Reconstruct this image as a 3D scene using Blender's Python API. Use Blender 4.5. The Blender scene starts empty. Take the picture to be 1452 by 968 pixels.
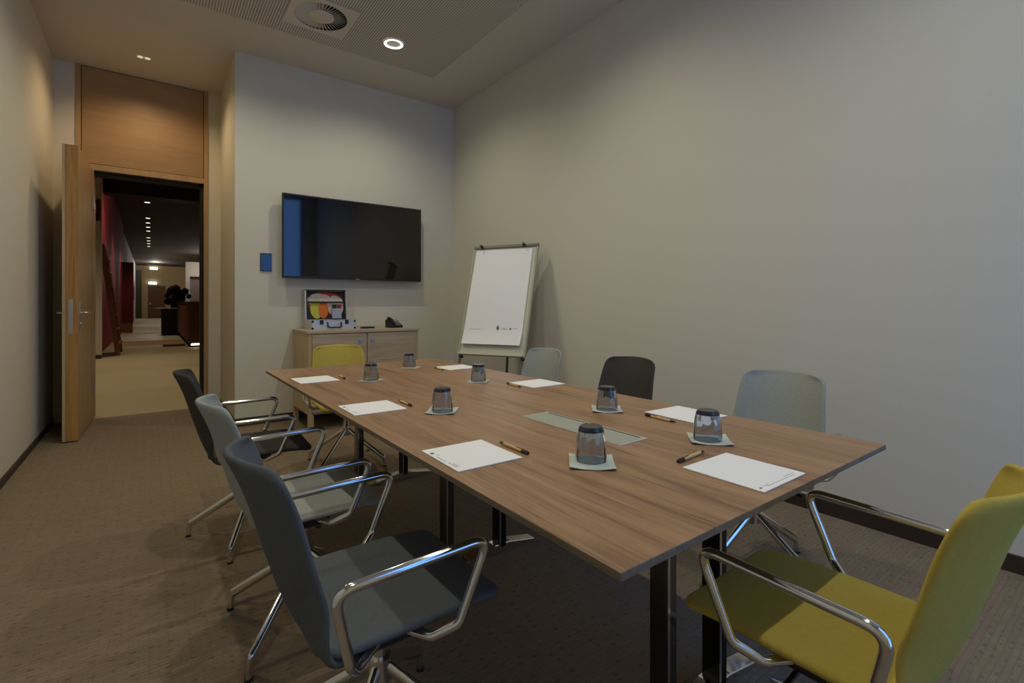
import bpy, bmesh, math, random
from mathutils import Vector, Matrix
random.seed(7)
PI = math.pi
S = bpy.context.scene
C = S.collection

# ------------------------------------------------------------------ materials
def srgb(r, g, b):
    f = lambda c: (c/255/12.92) if c/255 <= .04045 else ((c/255+.055)/1.055)**2.4
    return (f(r), f(g), f(b), 1)

def mat(name, col, rough=.5, metal=0., noise=0., nscale=8., bump=0., bscale=60., spec=.5, emit=None, estr=0., trans=0., ior=1.45, coat=0., sheen=0.):
    m = bpy.data.materials.new(name); m.use_nodes = True
    nt = m.node_tree; p = nt.nodes['Principled BSDF']
    p.inputs['Base Color'].default_value = col
    p.inputs['Roughness'].default_value = rough
    p.inputs['Metallic'].default_value = metal
    p.inputs['Specular IOR Level'].default_value = spec
    p.inputs['Transmission Weight'].default_value = trans
    p.inputs['IOR'].default_value = ior
    p.inputs['Coat Weight'].default_value = coat
    p.inputs['Sheen Weight'].default_value = sheen
    if emit:
        p.inputs['Emission Color'].default_value = emit
        p.inputs['Emission Strength'].default_value = estr
    if noise or bump:
        tc = nt.nodes.new('ShaderNodeTexCoord')
    if noise:
        n = nt.nodes.new('ShaderNodeTexNoise'); n.inputs['Scale'].default_value = nscale; n.inputs['Detail'].default_value = 4
        nt.links.new(tc.outputs['Object'], n.inputs['Vector'])
        mx = nt.nodes.new('ShaderNodeMix'); mx.data_type = 'RGBA'
        mx.inputs[6].default_value = tuple(c*(1-noise) for c in col[:3])+(1,)
        mx.inputs[7].default_value = tuple(min(1, c*(1+noise)) for c in col[:3])+(1,)
        nt.links.new(n.outputs['Fac'], mx.inputs[0]); nt.links.new(mx.outputs[2], p.inputs['Base Color'])
    if bump:
        n2 = nt.nodes.new('ShaderNodeTexNoise'); n2.inputs['Scale'].default_value = bscale; n2.inputs['Detail'].default_value = 3
        nt.links.new(tc.outputs['Object'], n2.inputs['Vector'])
        b = nt.nodes.new('ShaderNodeBump'); b.inputs['Strength'].default_value = bump; b.inputs['Distance'].default_value = .002
        nt.links.new(n2.outputs['Fac'], b.inputs['Height']); nt.links.new(b.outputs['Normal'], p.inputs['Normal'])
    return m

def wood(name, dark, mid, light, axis=1, scale=1., rough=.45, stretch=14., spec=.5):
    m = bpy.data.materials.new(name); m.use_nodes = True
    nt = m.node_tree; p = nt.nodes['Principled BSDF']; p.inputs['Roughness'].default_value = rough
    p.inputs['Specular IOR Level'].default_value = spec
    tc = nt.nodes.new('ShaderNodeTexCoord'); mp = nt.nodes.new('ShaderNodeMapping')
    sc = [stretch*scale]*3; sc[axis] = scale
    mp.inputs['Scale'].default_value = sc
    nt.links.new(tc.outputs['Object'], mp.inputs['Vector'])
    n = nt.nodes.new('ShaderNodeTexNoise'); n.inputs['Scale'].default_value = 1.3; n.inputs['Detail'].default_value = 8; n.inputs['Roughness'].default_value = .62; n.inputs['Distortion'].default_value = .9
    nt.links.new(mp.outputs[0], n.inputs['Vector'])
    mp2 = nt.nodes.new('ShaderNodeMapping'); sc2 = [90*scale]*3; sc2[axis] = 2.5*scale; mp2.inputs['Scale'].default_value = sc2
    nt.links.new(tc.outputs['Object'], mp2.inputs['Vector'])
    n2 = nt.nodes.new('ShaderNodeTexNoise'); n2.inputs['Scale'].default_value = 1.5; n2.inputs['Detail'].default_value = 5
    nt.links.new(mp2.outputs[0], n2.inputs['Vector'])
    ad = nt.nodes.new('ShaderNodeMix'); ad.data_type = 'FLOAT'; ad.inputs[0].default_value = .35
    nt.links.new(n.outputs['Fac'], ad.inputs[2]); nt.links.new(n2.outputs['Fac'], ad.inputs[3])
    r = nt.nodes.new('ShaderNodeValToRGB'); e = r.color_ramp.elements
    e[0].position = .33; e[0].color = dark; e[1].position = .66; e[1].color = light
    k = e.new(.48); k.color = mid
    nt.links.new(ad.outputs[0], r.inputs[0]); nt.links.new(r.outputs[0], p.inputs['Base Color'])
    return m

def carpet(name, a, b, bw=.055, bh=.018):
    m = bpy.data.materials.new(name); m.use_nodes = True
    nt = m.node_tree; p = nt.nodes['Principled BSDF']; p.inputs['Roughness'].default_value = .95; p.inputs['Specular IOR Level'].default_value = .1
    tc = nt.nodes.new('ShaderNodeTexCoord')
    # woven rows: short raised ribs with small dark dashes between them
    nz = nt.nodes.new('ShaderNodeTexNoise'); nz.inputs['Scale'].default_value = 9; nt.links.new(tc.outputs['Object'], nz.inputs['Vector'])
    vm = nt.nodes.new('ShaderNodeVectorMath'); vm.operation = 'MULTIPLY_ADD'; vm.inputs[1].default_value = (.012, .012, 0)
    nt.links.new(nz.outputs['Color'], vm.inputs[0]); nt.links.new(tc.outputs['Object'], vm.inputs[2])
    br = nt.nodes.new('ShaderNodeTexBrick')
    br.inputs['Scale'].default_value = 1; br.inputs['Brick Width'].default_value = bw; br.inputs['Row Height'].default_value = bh
    br.inputs['Mortar Size'].default_value = .0022; br.inputs['Mortar Smooth'].default_value = .6; br.inputs['Bias'].default_value = .1
    br.inputs['Color1'].default_value = a; br.inputs['Color2'].default_value = b; br.inputs['Mortar'].default_value = tuple(c*.84 for c in a[:3])+(1,)
    nt.links.new(vm.outputs[0], br.inputs['Vector'])
    ch = nt.nodes.new('ShaderNodeTexVoronoi'); ch.inputs['Scale'].default_value = 1; ch.inputs['Randomness'].default_value = .35
    mp = nt.nodes.new('ShaderNodeMapping'); mp.inputs['Scale'].default_value = (20, 34, 1); nt.links.new(vm.outputs[0], mp.inputs['Vector'])
    nt.links.new(mp.outputs[0], ch.inputs['Vector'])
    rp = nt.nodes.new('ShaderNodeValToRGB'); rp.color_ramp.elements[0].position = .1; rp.color_ramp.elements[0].color = (.62, .6, .58, 1); rp.color_ramp.elements[1].position = .26; rp.color_ramp.elements[1].color = (1, 1, 1, 1)
    nt.links.new(ch.outputs['Distance'], rp.inputs[0])
    mx = nt.nodes.new('ShaderNodeMix'); mx.data_type = 'RGBA'; mx.blend_type = 'MULTIPLY'; mx.inputs[0].default_value = .8
    nt.links.new(br.outputs['Color'], mx.inputs[6]); nt.links.new(rp.outputs[0], mx.inputs[7])
    nt.links.new(mx.outputs[2], p.inputs['Base Color'])
    bp = nt.nodes.new('ShaderNodeBump'); bp.inputs['Strength'].default_value = .5; bp.inputs['Distance'].default_value = .003; bp.invert = True
    nt.links.new(br.outputs['Fac'], bp.inputs['Height']); nt.links.new(bp.outputs[0], p.inputs['Normal'])
    return m

def perforated(name, col, pitch=.02, rad=.0058):
    m = bpy.data.materials.new(name); m.use_nodes = True
    nt = m.node_tree; p = nt.nodes['Principled BSDF']; p.inputs['Roughness'].default_value = .8
    tc = nt.nodes.new('ShaderNodeTexCoord')
    v = nt.nodes.new('ShaderNodeVectorMath'); v.operation = 'SCALE'; v.inputs['Scale'].default_value = 1/pitch
    nt.links.new(tc.outputs['Object'], v.inputs[0])
    fr = nt.nodes.new('ShaderNodeVectorMath'); fr.operation = 'FRACTION'; nt.links.new(v.outputs[0], fr.inputs[0])
    sb = nt.nodes.new('ShaderNodeVectorMath'); sb.operation = 'SUBTRACT'; sb.inputs[1].default_value = (.5, .5, 0); nt.links.new(fr.outputs[0], sb.inputs[0])
    ml = nt.nodes.new('ShaderNodeVectorMath'); ml.operation = 'MULTIPLY'; ml.inputs[1].default_value = (1, 1, 0); nt.links.new(sb.outputs[0], ml.inputs[0])
    ln = nt.nodes.new('ShaderNodeVectorMath'); ln.operation = 'LENGTH'; nt.links.new(ml.outputs[0], ln.inputs[0])
    lt = nt.nodes.new('ShaderNodeMath'); lt.operation = 'LESS_THAN'; lt.inputs[1].default_value = rad/pitch; nt.links.new(ln.outputs['Value'], lt.inputs[0])
    mx = nt.nodes.new('ShaderNodeMix'); mx.data_type = 'RGBA'; mx.inputs[6].default_value = col; mx.inputs[7].default_value = (.05, .045, .04, 1)
    nt.links.new(lt.outputs[0], mx.inputs[0]); nt.links.new(mx.outputs[2], p.inputs['Base Color'])
    return m

WALL = mat('wall_paint', srgb(216, 212, 198), .85, bump=.15, bscale=150)
CEIL = mat('ceiling_paint', srgb(212, 204, 190), .9)
PERF = perforated('perforated_board', srgb(218, 210, 198))
CARPET = carpet('brown_woven_carpet', srgb(143, 127, 107), srgb(136, 120, 100))
BASEB = mat('dark_baseboard', srgb(58, 48, 40), .5, noise=.15)
OAK = wood('oak_veneer_upright', srgb(160, 130, 92), srgb(172, 142, 102), srgb(182, 152, 112), axis=2, stretch=10, rough=.5)
OAKX = wood('oak_veneer_across', srgb(150, 118, 80), srgb(159, 127, 88), srgb(167, 135, 96), axis=0, stretch=10, rough=.5)
OAKEDGE = wood('oak_edge', srgb(150, 105, 52), srgb(178, 132, 70), srgb(198, 152, 88), axis=2, rough=.5)
WALNUT = wood('walnut_tabletop', srgb(108, 79, 57), srgb(154, 119, 88), srgb(176, 140, 107), axis=1, stretch=11, rough=.36)
TEDGE = wood('tabletop_edge', srgb(98, 84, 66), srgb(122, 106, 84), srgb(138, 122, 98), axis=1, rough=.5)
LOAK = wood('light_oak', srgb(160, 140, 112), srgb(184, 165, 136), srgb(200, 182, 152), axis=0, stretch=12, rough=.5)
LOAKZ = wood('light_oak_upright', srgb(168, 146, 108), srgb(192, 170, 130), srgb(204, 184, 146), axis=2, stretch=12, rough=.5)
CHROME = mat('chrome', (.78, .78, .78, 1), .1, 1.)
SATIN = mat('satin_steel', (.52, .52, .5, 1), .32, 1.)
MIRROR = mat('dark_chrome', (.16, .165, .17, 1), .12, 1.)
DARKMETAL = mat('black_gloss_metal', (.02, .02, .022, 1), .18, .6)
BLACK = mat('black_plastic', (.018, .018, .02, 1), .4)
BLACKM = mat('black_matt', (.012, .012, .012, 1), .8)
GREY_L = mat('light_grey_fabric', srgb(158, 162, 158), .95, noise=.12, nscale=90, bump=.4, bscale=500, spec=.1)
GREY_M = mat('mid_grey_fabric', srgb(94, 98, 102), .95, noise=.14, nscale=90, bump=.4, bscale=500, spec=.1)
GREY_D = mat('charcoal_fabric', srgb(72, 70, 68), .95, noise=.14, nscale=90, bump=.4, bscale=500, spec=.1)
YELLOW = mat('mustard_fabric', srgb(190, 170, 84), .95, noise=.1, nscale=90, bump=.4, bscale=500, spec=.1)
PAPER = mat('white_paper', (.93, .93, .94, 1), .7)
INK = mat('grey_ink', srgb(120, 120, 130), .8)
INKL = mat('pale_grey_ink', srgb(186, 186, 192), .8)
INKB = mat('violet_ink', srgb(110, 100, 140), .8)
COAST = mat('grey_green_coaster', srgb(196, 204, 198), .85, noise=.05, nscale=60)
PENB = mat('kraft_card_barrel', srgb(212, 182, 132), .7, noise=.08, nscale=300)
PENT = mat('brown_pen_end', srgb(48, 20, 18), .3)
GLASS = mat('smoky_glass', (.70, .74, .80, 1), .02, trans=1., ior=1.48)
GLASSB = mat('dark_refraction_base', (.05, .06, .13, 1), .02, trans=.93, ior=1.5)  # navy tint paints in the dark surroundings refracted by the thick base
HATCH = mat('grey_aluminium', srgb(178, 182, 170), .42, .25)
SCREEN = mat('black_screen', (.003, .003, .004, 1), .05, ior=1.62)
BLUEGL = mat('dark_glass_switch', (.005, .006, .008, 1), .05, ior=1.6)
ALU = mat('aluminium', (.62, .61, .58, 1), .38, .55)
BOARD = mat('ivory_board', srgb(206, 204, 184), .5)
FGREY = mat('grey_painted_metal', srgb(120, 118, 108), .45, .3)
WHITE = mat('white_plastic', srgb(228, 226, 220), .5)

# ------------------------------------------------------------------ helpers
def tag(o, label=None, cat=None, group=None, kind=None):
    if label: o['label'] = label
    if cat: o['category'] = cat
    if group: o['group'] = group
    if kind: o['kind'] = kind
    return o

def empty(name, loc=(0, 0, 0), rz=0.):
    o = bpy.data.objects.new(name, None); C.objects.link(o); o.location = loc; o.rotation_euler = (0, 0, rz); o.empty_display_size = .05
    return o

def link(name, bm, m, parent=None, smooth=False, loc=None):
    me = bpy.data.meshes.new(name)
    bmesh.ops.recalc_face_normals(bm, faces=bm.faces)
    if smooth:
        for f in bm.faces: f.smooth = True
        for e in bm.edges:
            if len(e.link_faces) == 2 and e.calc_face_angle(0) > .7: e.smooth = False
    bm.to_mesh(me); bm.free()
    for k in (m if isinstance(m, (list, tuple)) else [m]): me.materials.append(k)
    o = bpy.data.objects.new(name, me); C.objects.link(o)
    if parent: o.parent = parent
    if loc: o.location = loc
    return o

def box(bm, x0, y0, z0, x1, y1, z1, bev=0., mi=0, M=None):
    r = bmesh.ops.create_cube(bm, size=1)
    vs = r['verts']
    for v in vs:
        v.co = Vector(((x0+x1)/2+v.co.x*(x1-x0), (y0+y1)/2+v.co.y*(y1-y0), (z0+z1)/2+v.co.z*(z1-z0)))
    fs = {f for v in vs for f in v.link_faces}
    if bev:
        r2 = bmesh.ops.bevel(bm, geom=list({e for v in vs for e in v.link_edges}), offset=bev, segments=2, affect='EDGES', profile=.5)
        vs = {v for v in vs if v.is_valid} | set(r2['verts'])
        fs = {f for v in vs for f in v.link_faces}
    for f in fs: f.material_index = mi
    if M: 
        for v in vs: v.co = M @ v.co
    return bm

def B(*a, **k):
    return box(bmesh.new(), *a, **k)

def cyl(bm, p0, p1, r0, r1=None, n=20, mi=0, cap=True):
    r1 = r0 if r1 is None else r1
    p0 = Vector(p0); p1 = Vector(p1); d = (p1-p0).normalized()
    a = d.orthogonal().normalized(); b = d.cross(a)
    A = [bm.verts.new(p0+(a*math.cos(2*PI*i/n)+b*math.sin(2*PI*i/n))*r0) for i in range(n)]
    Bv = [bm.verts.new(p1+(a*math.cos(2*PI*i/n)+b*math.sin(2*PI*i/n))*r1) for i in range(n)]
    fs = [bm.faces.new((A[i], A[(i+1) % n], Bv[(i+1) % n], Bv[i])) for i in range(n)]
    if cap: fs += [bm.faces.new(A[::-1]), bm.faces.new(Bv)]
    for f in fs: f.material_index = mi
    return bm

def fillet(pts, rs, seg=7):
    pts = [Vector(p) for p in pts]; out = [pts[0]]
    for i in range(1, len(pts)-1):
        r = rs[i-1] if isinstance(rs, (list, tuple)) else rs
        a = (pts[i-1]-pts[i]).normalized(); b = (pts[i+1]-pts[i]).normalized()
        ang = a.angle(b); t = min(r/math.tan(ang/2), .48*(pts[i-1]-pts[i]).length, .48*(pts[i+1]-pts[i]).length)
        p = pts[i]+a*t; q = pts[i]+b*t
        for k in range(seg+1):
            s = k/seg
            out.append(p*(1-s)**2+pts[i]*2*s*(1-s)+q*s*s)
    out.append(pts[-1]); return out

def tube(bm, path, r, n=12, rad=None, sx=1., sy=1., mi=0):
    path = [Vector(p) for p in path]; N = len(path)
    T = []
    for i in range(N):
        T.append(((path[min(i+1, N-1)]-path[max(i-1, 0)])).normalized())
    a = T[0].orthogonal().normalized()
    if abs(T[0].dot(Vector((0, 0, 1)))) < .95: a = (Vector((0, 0, 1))-T[0]*T[0].z).normalized()
    rings = []
    for i in range(N):
        a = (a-T[i]*a.dot(T[i])).normalized(); b = T[i].cross(a)
        rr = rad(i/(N-1)) if rad else r
        rings.append([bm.verts.new(path[i]+a*math.cos(2*PI*k/n)*rr*sx+b*math.sin(2*PI*k/n)*rr*sy) for k in range(n)])
    for i in range(N-1):
        for k in range(n):
            f = bm.faces.new((rings[i][k], rings[i][(k+1) % n], rings[i+1][(k+1) % n], rings[i+1][k])); f.material_index = mi
    for f in (bm.faces.new(rings[0][::-1]), bm.faces.new(rings[-1])): f.material_index = mi
    return bm

def lathe(bm, prof, n=32, mod=None, mi=0, cx=0, cy=0):
    rings = []
    for i_, (r, z) in enumerate(prof):
        if r < 1e-6: rings.append([bm.verts.new((cx, cy, z))])
        else:
            rings.append([bm.verts.new((cx+(r*(mod(2*PI*k/n, z, i_) if mod else 1))*math.cos(2*PI*k/n), cy+(r*(mod(2*PI*k/n, z, i_) if mod else 1))*math.sin(2*PI*k/n), z)) for k in range(n)])
    for i in range(len(rings)-1):
        a, b = rings[i], rings[i+1]
        for k in range(n):
            k2 = (k+1) % n
            if len(a) == 1 and len(b) == 1: continue
            if len(a) == 1: f = bm.faces.new((a[0], b[k2], b[k]))
            elif len(b) == 1: f = bm.faces.new((a[k], a[k2], b[0]))
            else: f = bm.faces.new((a[k], a[k2], b[k2], b[k]))
            f.material_index = mi
    return bm

def prism(bm, pts, axis_pts, mi=0):
    """extrude a planar outline (list of Vectors) by vector axis_pts"""
    A = [bm.verts.new(p) for p in pts]; Bv = [bm.verts.new(Vector(p)+Vector(axis_pts)) for p in pts]
    n = len(pts)
    fs = [bm.faces.new(A[::-1]), bm.faces.new(Bv)]
    for i in range(n): fs.append(bm.faces.new((A[i], A[(i+1) % n], Bv[(i+1) % n], Bv[i])))
    for f in fs: f.material_index = mi
    return bm

def bake(o):
    dg = bpy.context.evaluated_depsgraph_get(); dg.update()
    me = bpy.data.meshes.new_from_object(o.evaluated_get(dg))
    old = o.data; o.modifiers.clear(); o.data = me; me.name = old.name
    for f in me.polygons: f.use_smooth = True
    return o

def dup_tree(o, parent=None):
    c = o.copy(); C.objects.link(c); c.parent = parent
    for ch in list(o.children): dup_tree(ch, c)
    return c

def struct(name, bm, m, label=None, parent=None):
    o = link(name, bm, m, parent)
    if not parent: tag(o, label, name.split('_')[0], kind='structure')
    return o

def joined(parts):
    bm = bmesh.new()
    for p in parts: box(bm, *p)
    return bm

# ------------------------------------------------------------------ room shell
H = 3.52; XL = -.76; XR = 2.97; YB = 5.22; YR = -1.2; YD = 6.42; XA = .633; XO0 = -.46; XO1 = .474; DH = 2.49
struct('floor', B(XL-.2, YR-.2, -.1, XR+.2, YD+.03, 0), CARPET, 'brown woven carpet floor of the meeting room')
struct('wall_right', B(XR, YR-.2, 0, XR+.2, YB+.2, H), WALL, 'long bare off-white wall on the right side')
struct('wall_left', B(XL-.2, YR-.2, 0, XL, YD+.2, H), WALL, 'off-white wall on the left, behind the open door')
struct('wall_back', joined([(XA, YB, 0, XR, YB+.2, H), (XA, YB+.2, 0, XA+.2, YD+.2, H)]), WALL, 'back wall carrying the television')
struct('wall_alcove', joined([(XL, YD, 0, -.597, YD+.2, H), (.514, YD, 0, XA, YD+.2, H)]), WALL, 'narrow strips of wall either side of the door frame')
# rear wall with the window (behind the camera)
WX0, WX1, WZ0, WZ1 = 1.1, 2.71, .12, 3.5
struct('wall_rear', joined([(XL, YR-.2, 0, WX0, YR, H), (WX1, YR-.2, 0, XR, YR, H), (WX0, YR-.2, 0, WX1, YR, WZ0), (WX0, YR-.2, WZ1, WX1, YR, H)]), WALL, 'wall with the tall window behind the viewer')
w = struct('window_1', joined([(WX0, YR-.14, WZ0, WX0+.05, YR-.06, WZ1), (WX1-.05, YR-.14, WZ0, WX1, YR-.06, WZ1), (WX0, YR-.14, WZ0, WX1, YR-.06, WZ0+.05), (WX0, YR-.14, WZ1-.05, WX1, YR-.06, WZ1), (WX0, YR-.13, 1.0, WX1, YR-.07, 1.05)]), FGREY, 'tall window with grey frame in the rear wall')
WG = mat('window_glass', (1, 1, 1, 1), 0, trans=1, ior=1.01)
link('pane', B(WX0+.05, YR-.105, WZ0+.05, WX1-.05, YR-.1, WZ1-.05), WG, w)
# ceiling with hole for nothing: plain border + perforated field
PX0, PX1, PY0, PY1 = -.15, 2.38, -.6, 4.61
struct('ceiling', joined([(XL-.2, YR-.2, H, PX0, YD+.2, H+.12), (PX1, YR-.2, H, XR+.2, YD+.2, H+.12), (PX0, YR-.2, H, PX1, PY0, H+.12), (PX0, PY1, H, PX1, YD+.2, H+.12)]), CEIL, 'smooth painted border of the ceiling')
VX, VY = 1.13, 4.18
struct('ceiling_panel', joined([(PX0, PY0, H+.002, VX-.21, PY1, H+.12), (VX+.21, PY0, H+.002, PX1, PY1, H+.12), (VX-.21, PY0, H+.002, VX+.21, VY-.21, H+.12), (VX-.21, VY+.21, H+.002, VX+.21, PY1, H+.12)]), PERF, 'perforated acoustic field in the middle of the ceiling')
# baseboards
bh = .075
struct('baseboard_right', B(XR-.014, YR, 0, XR, YB, bh), BASEB, 'dark baseboard along the right wall')
struct('baseboard_left', B(XL, YR, 0, XL+.012, YD, .05), BASEB, 'dark baseboard along the left wall')
struct('baseboard_back', joined([(XA, YB-.014, 0, XR-.014, YB, bh), (XA-.014, YB-.014, 0, XA, YD, bh)]), BASEB, 'dark baseboard along the television wall')
# door frame and transom
fr = bmesh.new()
for a in [(-.597, YD-.012, 0, XO0, YD+.2, DH), (XO1, YD-.012, 0, .514, YD+.2, H), (-.597, YD-.012, DH, -.557, YD+.2, H), (XO0-.1, YD-.012, DH, XO1, YD+.2, DH+.06)]: box(fr, *a, bev=.002)
struct('trim_1', fr, OAK, 'oak door frame reaching up to the ceiling')
struct('trim_2', B(-.55, YD-.006, DH+.066, XO1-.006, YD+.05, H-.012), OAKX, 'oak panel filling the frame above the door opening')
struct('trim_3', joined([(XO1-.03, YD+.03, 0, XO1, YD+.19, DH), (XO0, YD+.03, DH-.03, XO1, YD+.19, DH)]), BLACKM, 'dark rebate and seal inside the door opening')
# door leaf, opened against the left wall: hinge at the left jamb
ang = math.radians(1.6)
door = empty('door_1', (-.462, YD-.02, 0), 0); tag(door, 'thick oak door standing open into the room on the left', 'door', kind='structure')
DL = .955; TH = .085
Md = Matrix.Rotation(-ang, 4, 'Z')
def dB(x0, y0, z0, x1, y1, z1, bev=0.): return B(x0, y0, z0, x1, y1, z1, bev=bev, M=Md)
link('leaf', dB(-TH, -DL, .008, 0, 0, 2.475, .002), OAK, door)
lf = link('edge_lipping', dB(-TH+.012, -DL-.004, .01, -.002, -DL+.001, 2.47), OAKEDGE, door)
link('rebate_strip', dB(-TH-.016, -DL-.002, .01, -TH+.001, -DL+.03, 2.475), LOAKZ, door)
link('lock_plate', dB(-.062, -DL-.006, .90, -.032, -DL-.0035, 1.19), SATIN, door)
for nm, side in (('door_handle', 1), ('door_handle', -1)):
    hb = bmesh.new(); xo = .0 if side > 0 else -TH
    box(hb, min(xo, xo+side*.006), -DL+.045, .93, max(xo, xo+side*.006), -DL+.075, 1.17, bev=.001)
    tube(hb, fillet([(xo, -DL+.06, 1.075), (xo+side*.055, -DL+.06, 1.075), (xo+side*.055, -DL+.19, 1.075)], .02), .0095)
    cyl(hb, (xo, -DL+.06, .985), (xo+side*.016, -DL+.06, .985), .014, .012)
    for v in hb.verts: v.co = Md @ v.co
    link(nm, hb, SATIN, door, smooth=True)
link('hinge', joined([(-.004, -.02, .25, .012, .012, .37), (-.004, -.02, 2.1, .012, .012, 2.22)]), SATIN, door)

# ------------------------------------------------------------------ corridor beyond the door
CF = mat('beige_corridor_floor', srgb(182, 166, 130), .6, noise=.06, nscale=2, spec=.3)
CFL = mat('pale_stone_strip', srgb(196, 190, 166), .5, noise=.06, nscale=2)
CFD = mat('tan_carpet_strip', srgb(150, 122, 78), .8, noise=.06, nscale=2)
CW = mat('corridor_wall', srgb(190, 180, 160), .8)
CWB = mat('corridor_wall_beige', srgb(176, 148, 106), .8)
REDW = mat('crimson_panel', srgb(150, 36, 52), .6, noise=.1, nscale=3)
REDD = mat('dark_crimson', srgb(96, 8, 28), .6)
DCEIL = mat('dark_ceiling', srgb(74, 58, 44), .8)
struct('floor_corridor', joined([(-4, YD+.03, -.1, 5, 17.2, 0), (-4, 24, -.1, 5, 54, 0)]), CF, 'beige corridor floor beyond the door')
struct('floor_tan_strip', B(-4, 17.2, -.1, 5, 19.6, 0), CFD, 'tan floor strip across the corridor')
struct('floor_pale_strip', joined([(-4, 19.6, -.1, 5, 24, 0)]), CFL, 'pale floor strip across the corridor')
struct('wall_lobby', joined([(-4.2, 13.6, 0, -.845, 13.75, 4.6), (-4.2, YD+.2, 0, -4, 13.6, 4.6), (-4.2, YD+.2, 0, -.597, YD+.25, 4.6), (.514, YD+.2, 0, 5, YD+.25, 4.6), (-4, YD+.2, H+.12, 5, YD+.25, 4.6)]), CW, 'pale wall end with the red sign beyond the door')
struct('baseboard_lobby', B(-4, 13.585, 0, -.845, 13.6, .08), BASEB, 'dark baseboard under the pale lobby wall')
struct('ceiling_corridor', B(-4.2, 6.6, 4.6, 5.2, 54.2, 4.8), DCEIL, 'dark corridor ceiling')
struct('ceiling_bulkhead', B(-.845, 13.9, 3.62, 5, 14.3, 4.6), BLACKM, 'black ceiling drop at the start of the corridor')
struct('wall_red', B(-1.2, 13.75, 0, -.95, 27, 4.6), REDW, 'crimson panelled wall on the left of the corridor')
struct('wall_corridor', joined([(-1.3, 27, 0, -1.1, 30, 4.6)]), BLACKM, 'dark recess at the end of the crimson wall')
struct('wall_far_left', B(-1.3, 30, 0, -1.05, 54, 4.6), mat('cool_white_wall', srgb(190, 192, 200), .8), 'white corridor wall far beyond the crimson wall')
struct('wall_far', B(-4, 53.4, 0, 5, 53.6, 4.6), CWB, 'beige wall at the far end of the corridor')
struct('wall_corridor_right', joined([(5, YD+.2, 0, 5.2, 54, 4.6)]), CWB, 'right side wall of the corridor')
d2 = struct('door_2', B(-.2, 53.3, 0, 1.02, 53.4, 2.85, .01), mat('brown_door', srgb(96, 62, 24), .6), 'brown door at the far end of the corridor')
link('door_handle', B(-.1, 53.22, 1.2, 0, 53.3, 1.35), SATIN, d2)
struct('door_3', joined([(-1.05, 53.25, 0, -.64, 53.4, 4.2)]), mat('bronze_glass_door', srgb(70, 60, 38), .3), 'tall dark narrow door left of the brown far door')
struct('trim_4', joined([(1.9, 40, 0, 2.15, 40.3, 4.1), (3.25, 40, 0, 3.5, 40.3, 4.1), (2.15, 40, 3.1, 3.25, 40.3, 4.1)]), CW, 'white portal far down the corridor')
struct('wall_portal', B(2.15, 40.6, 0, 3.25, 40.8, 3.2), mat('taupe', srgb(140, 124, 112), .8), 'taupe wall inside the white portal')

# corridor things
sg = empty('door_sign', (-.934, 13.6, 0)); tag(sg, 'dark red square sign with a thin white outline on the pale lobby wall', 'sign')
link('sign_panel', B(-.16, -.03, 2.93, .07, 0, 3.38, .004), REDD, sg)
ob = bmesh.new()
for a in [(-.16, -.036, 3.27, .0, -.03, 3.285), (-.16, -.036, 3.08, .0, -.03, 3.095), (-.014, -.036, 3.08, .0, -.03, 3.285)]: box(ob, *a)
link('outline', ob, mat('sign_white', srgb(190, 180, 190), .6), sg)
COP = mat('copper_wood', srgb(132, 88, 60), .5, noise=.2, nscale=3)
rk = empty('leaning_rack', (-.80, 14.2, 0)); tag(rk, 'tall copper-brown display rack leaning on the crimson wall', 'rack')
for yo in (0, 1.1):
    rb = bmesh.new(); tube(rb, [(.20, yo, 0), (-.08, yo, 2.5)], .045, n=8, sx=1.4, sy=.6); link('side_rail', rb, COP, rk)
for k in range(7):
    t = .1+k*.13
    link('shelf', B(.20-.28*t-.05, 0, 2.5*t, .20-.28*t+.07, 1.1, 2.5*t+.03), COP, rk)
rb_ = empty('red_banner', (-.76, 25.5, 0)); link('banner_panel', B(-.18, 0, .45, .18, .2, 2.9, .01), REDD, rb_); link('stand', B(-.16, .02, 0, .16, .18, .45), COP, rb_)
tag(rb_, 'dark red hanging banner panel at the end of the crimson wall', 'banner')
tv2 = empty('wall_screen', (-1.05, 40, 0)); tag(tv2, 'small black screen on the distant white corridor wall', 'screen')
link('screen_body', B(0, 0, 1.5, .15, 2.2, 2.8, .01), BLACK, tv2)
CTR = mat('dark_counter_wood', srgb(84, 60, 42), .5, noise=.15, nscale=4)
ct = empty('bar_counter', (.82, 15.7, 0)); tag(ct, 'dark wooden bar counter with a lit foot strip on the right of the corridor', 'counter')
link('counter_body', B(0, 0, .12, 3.0, 6.8, 1.2, .01), CTR, ct)
for k in range(4): link('front_panel', B(-.02, .3+k*1.65, .18, 0, 1.75+k*1.65, 1.14, .004), mat('counter_panel_%d' % k, srgb(118-8*(k % 2), 84, 60), .5), ct)
link('counter_top', B(-.04, -.04, 1.2, 3.02, 6.84, 1.24, .004), mat('counter_top_dark', srgb(60, 44, 34), .4), ct)
link('foot_light', B(.05, .04, .06, 2.9, .05, .1), mat('warm_strip', (1, 1, 1, 1), emit=(1, .85, .6, 1), estr=5), ct)
link('plinth', B(.06, .06, 0, 2.9, 6.7, .12), BLACKM, ct)
bn = empty('black_cabinet', (.62, 22.75, 0)); tag(bn, 'tall black cabinet standing behind the bar counter end', 'cabinet')
link('cabinet_body', B(-.3, 0, 0, .42, .7, 1.0, .01), BLACK, bn)
link('pale_top', B(-.5, -.1, 1.0, .42, .8, 1.04, .005), WHITE, bn)
pf = bmesh.new()
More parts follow.
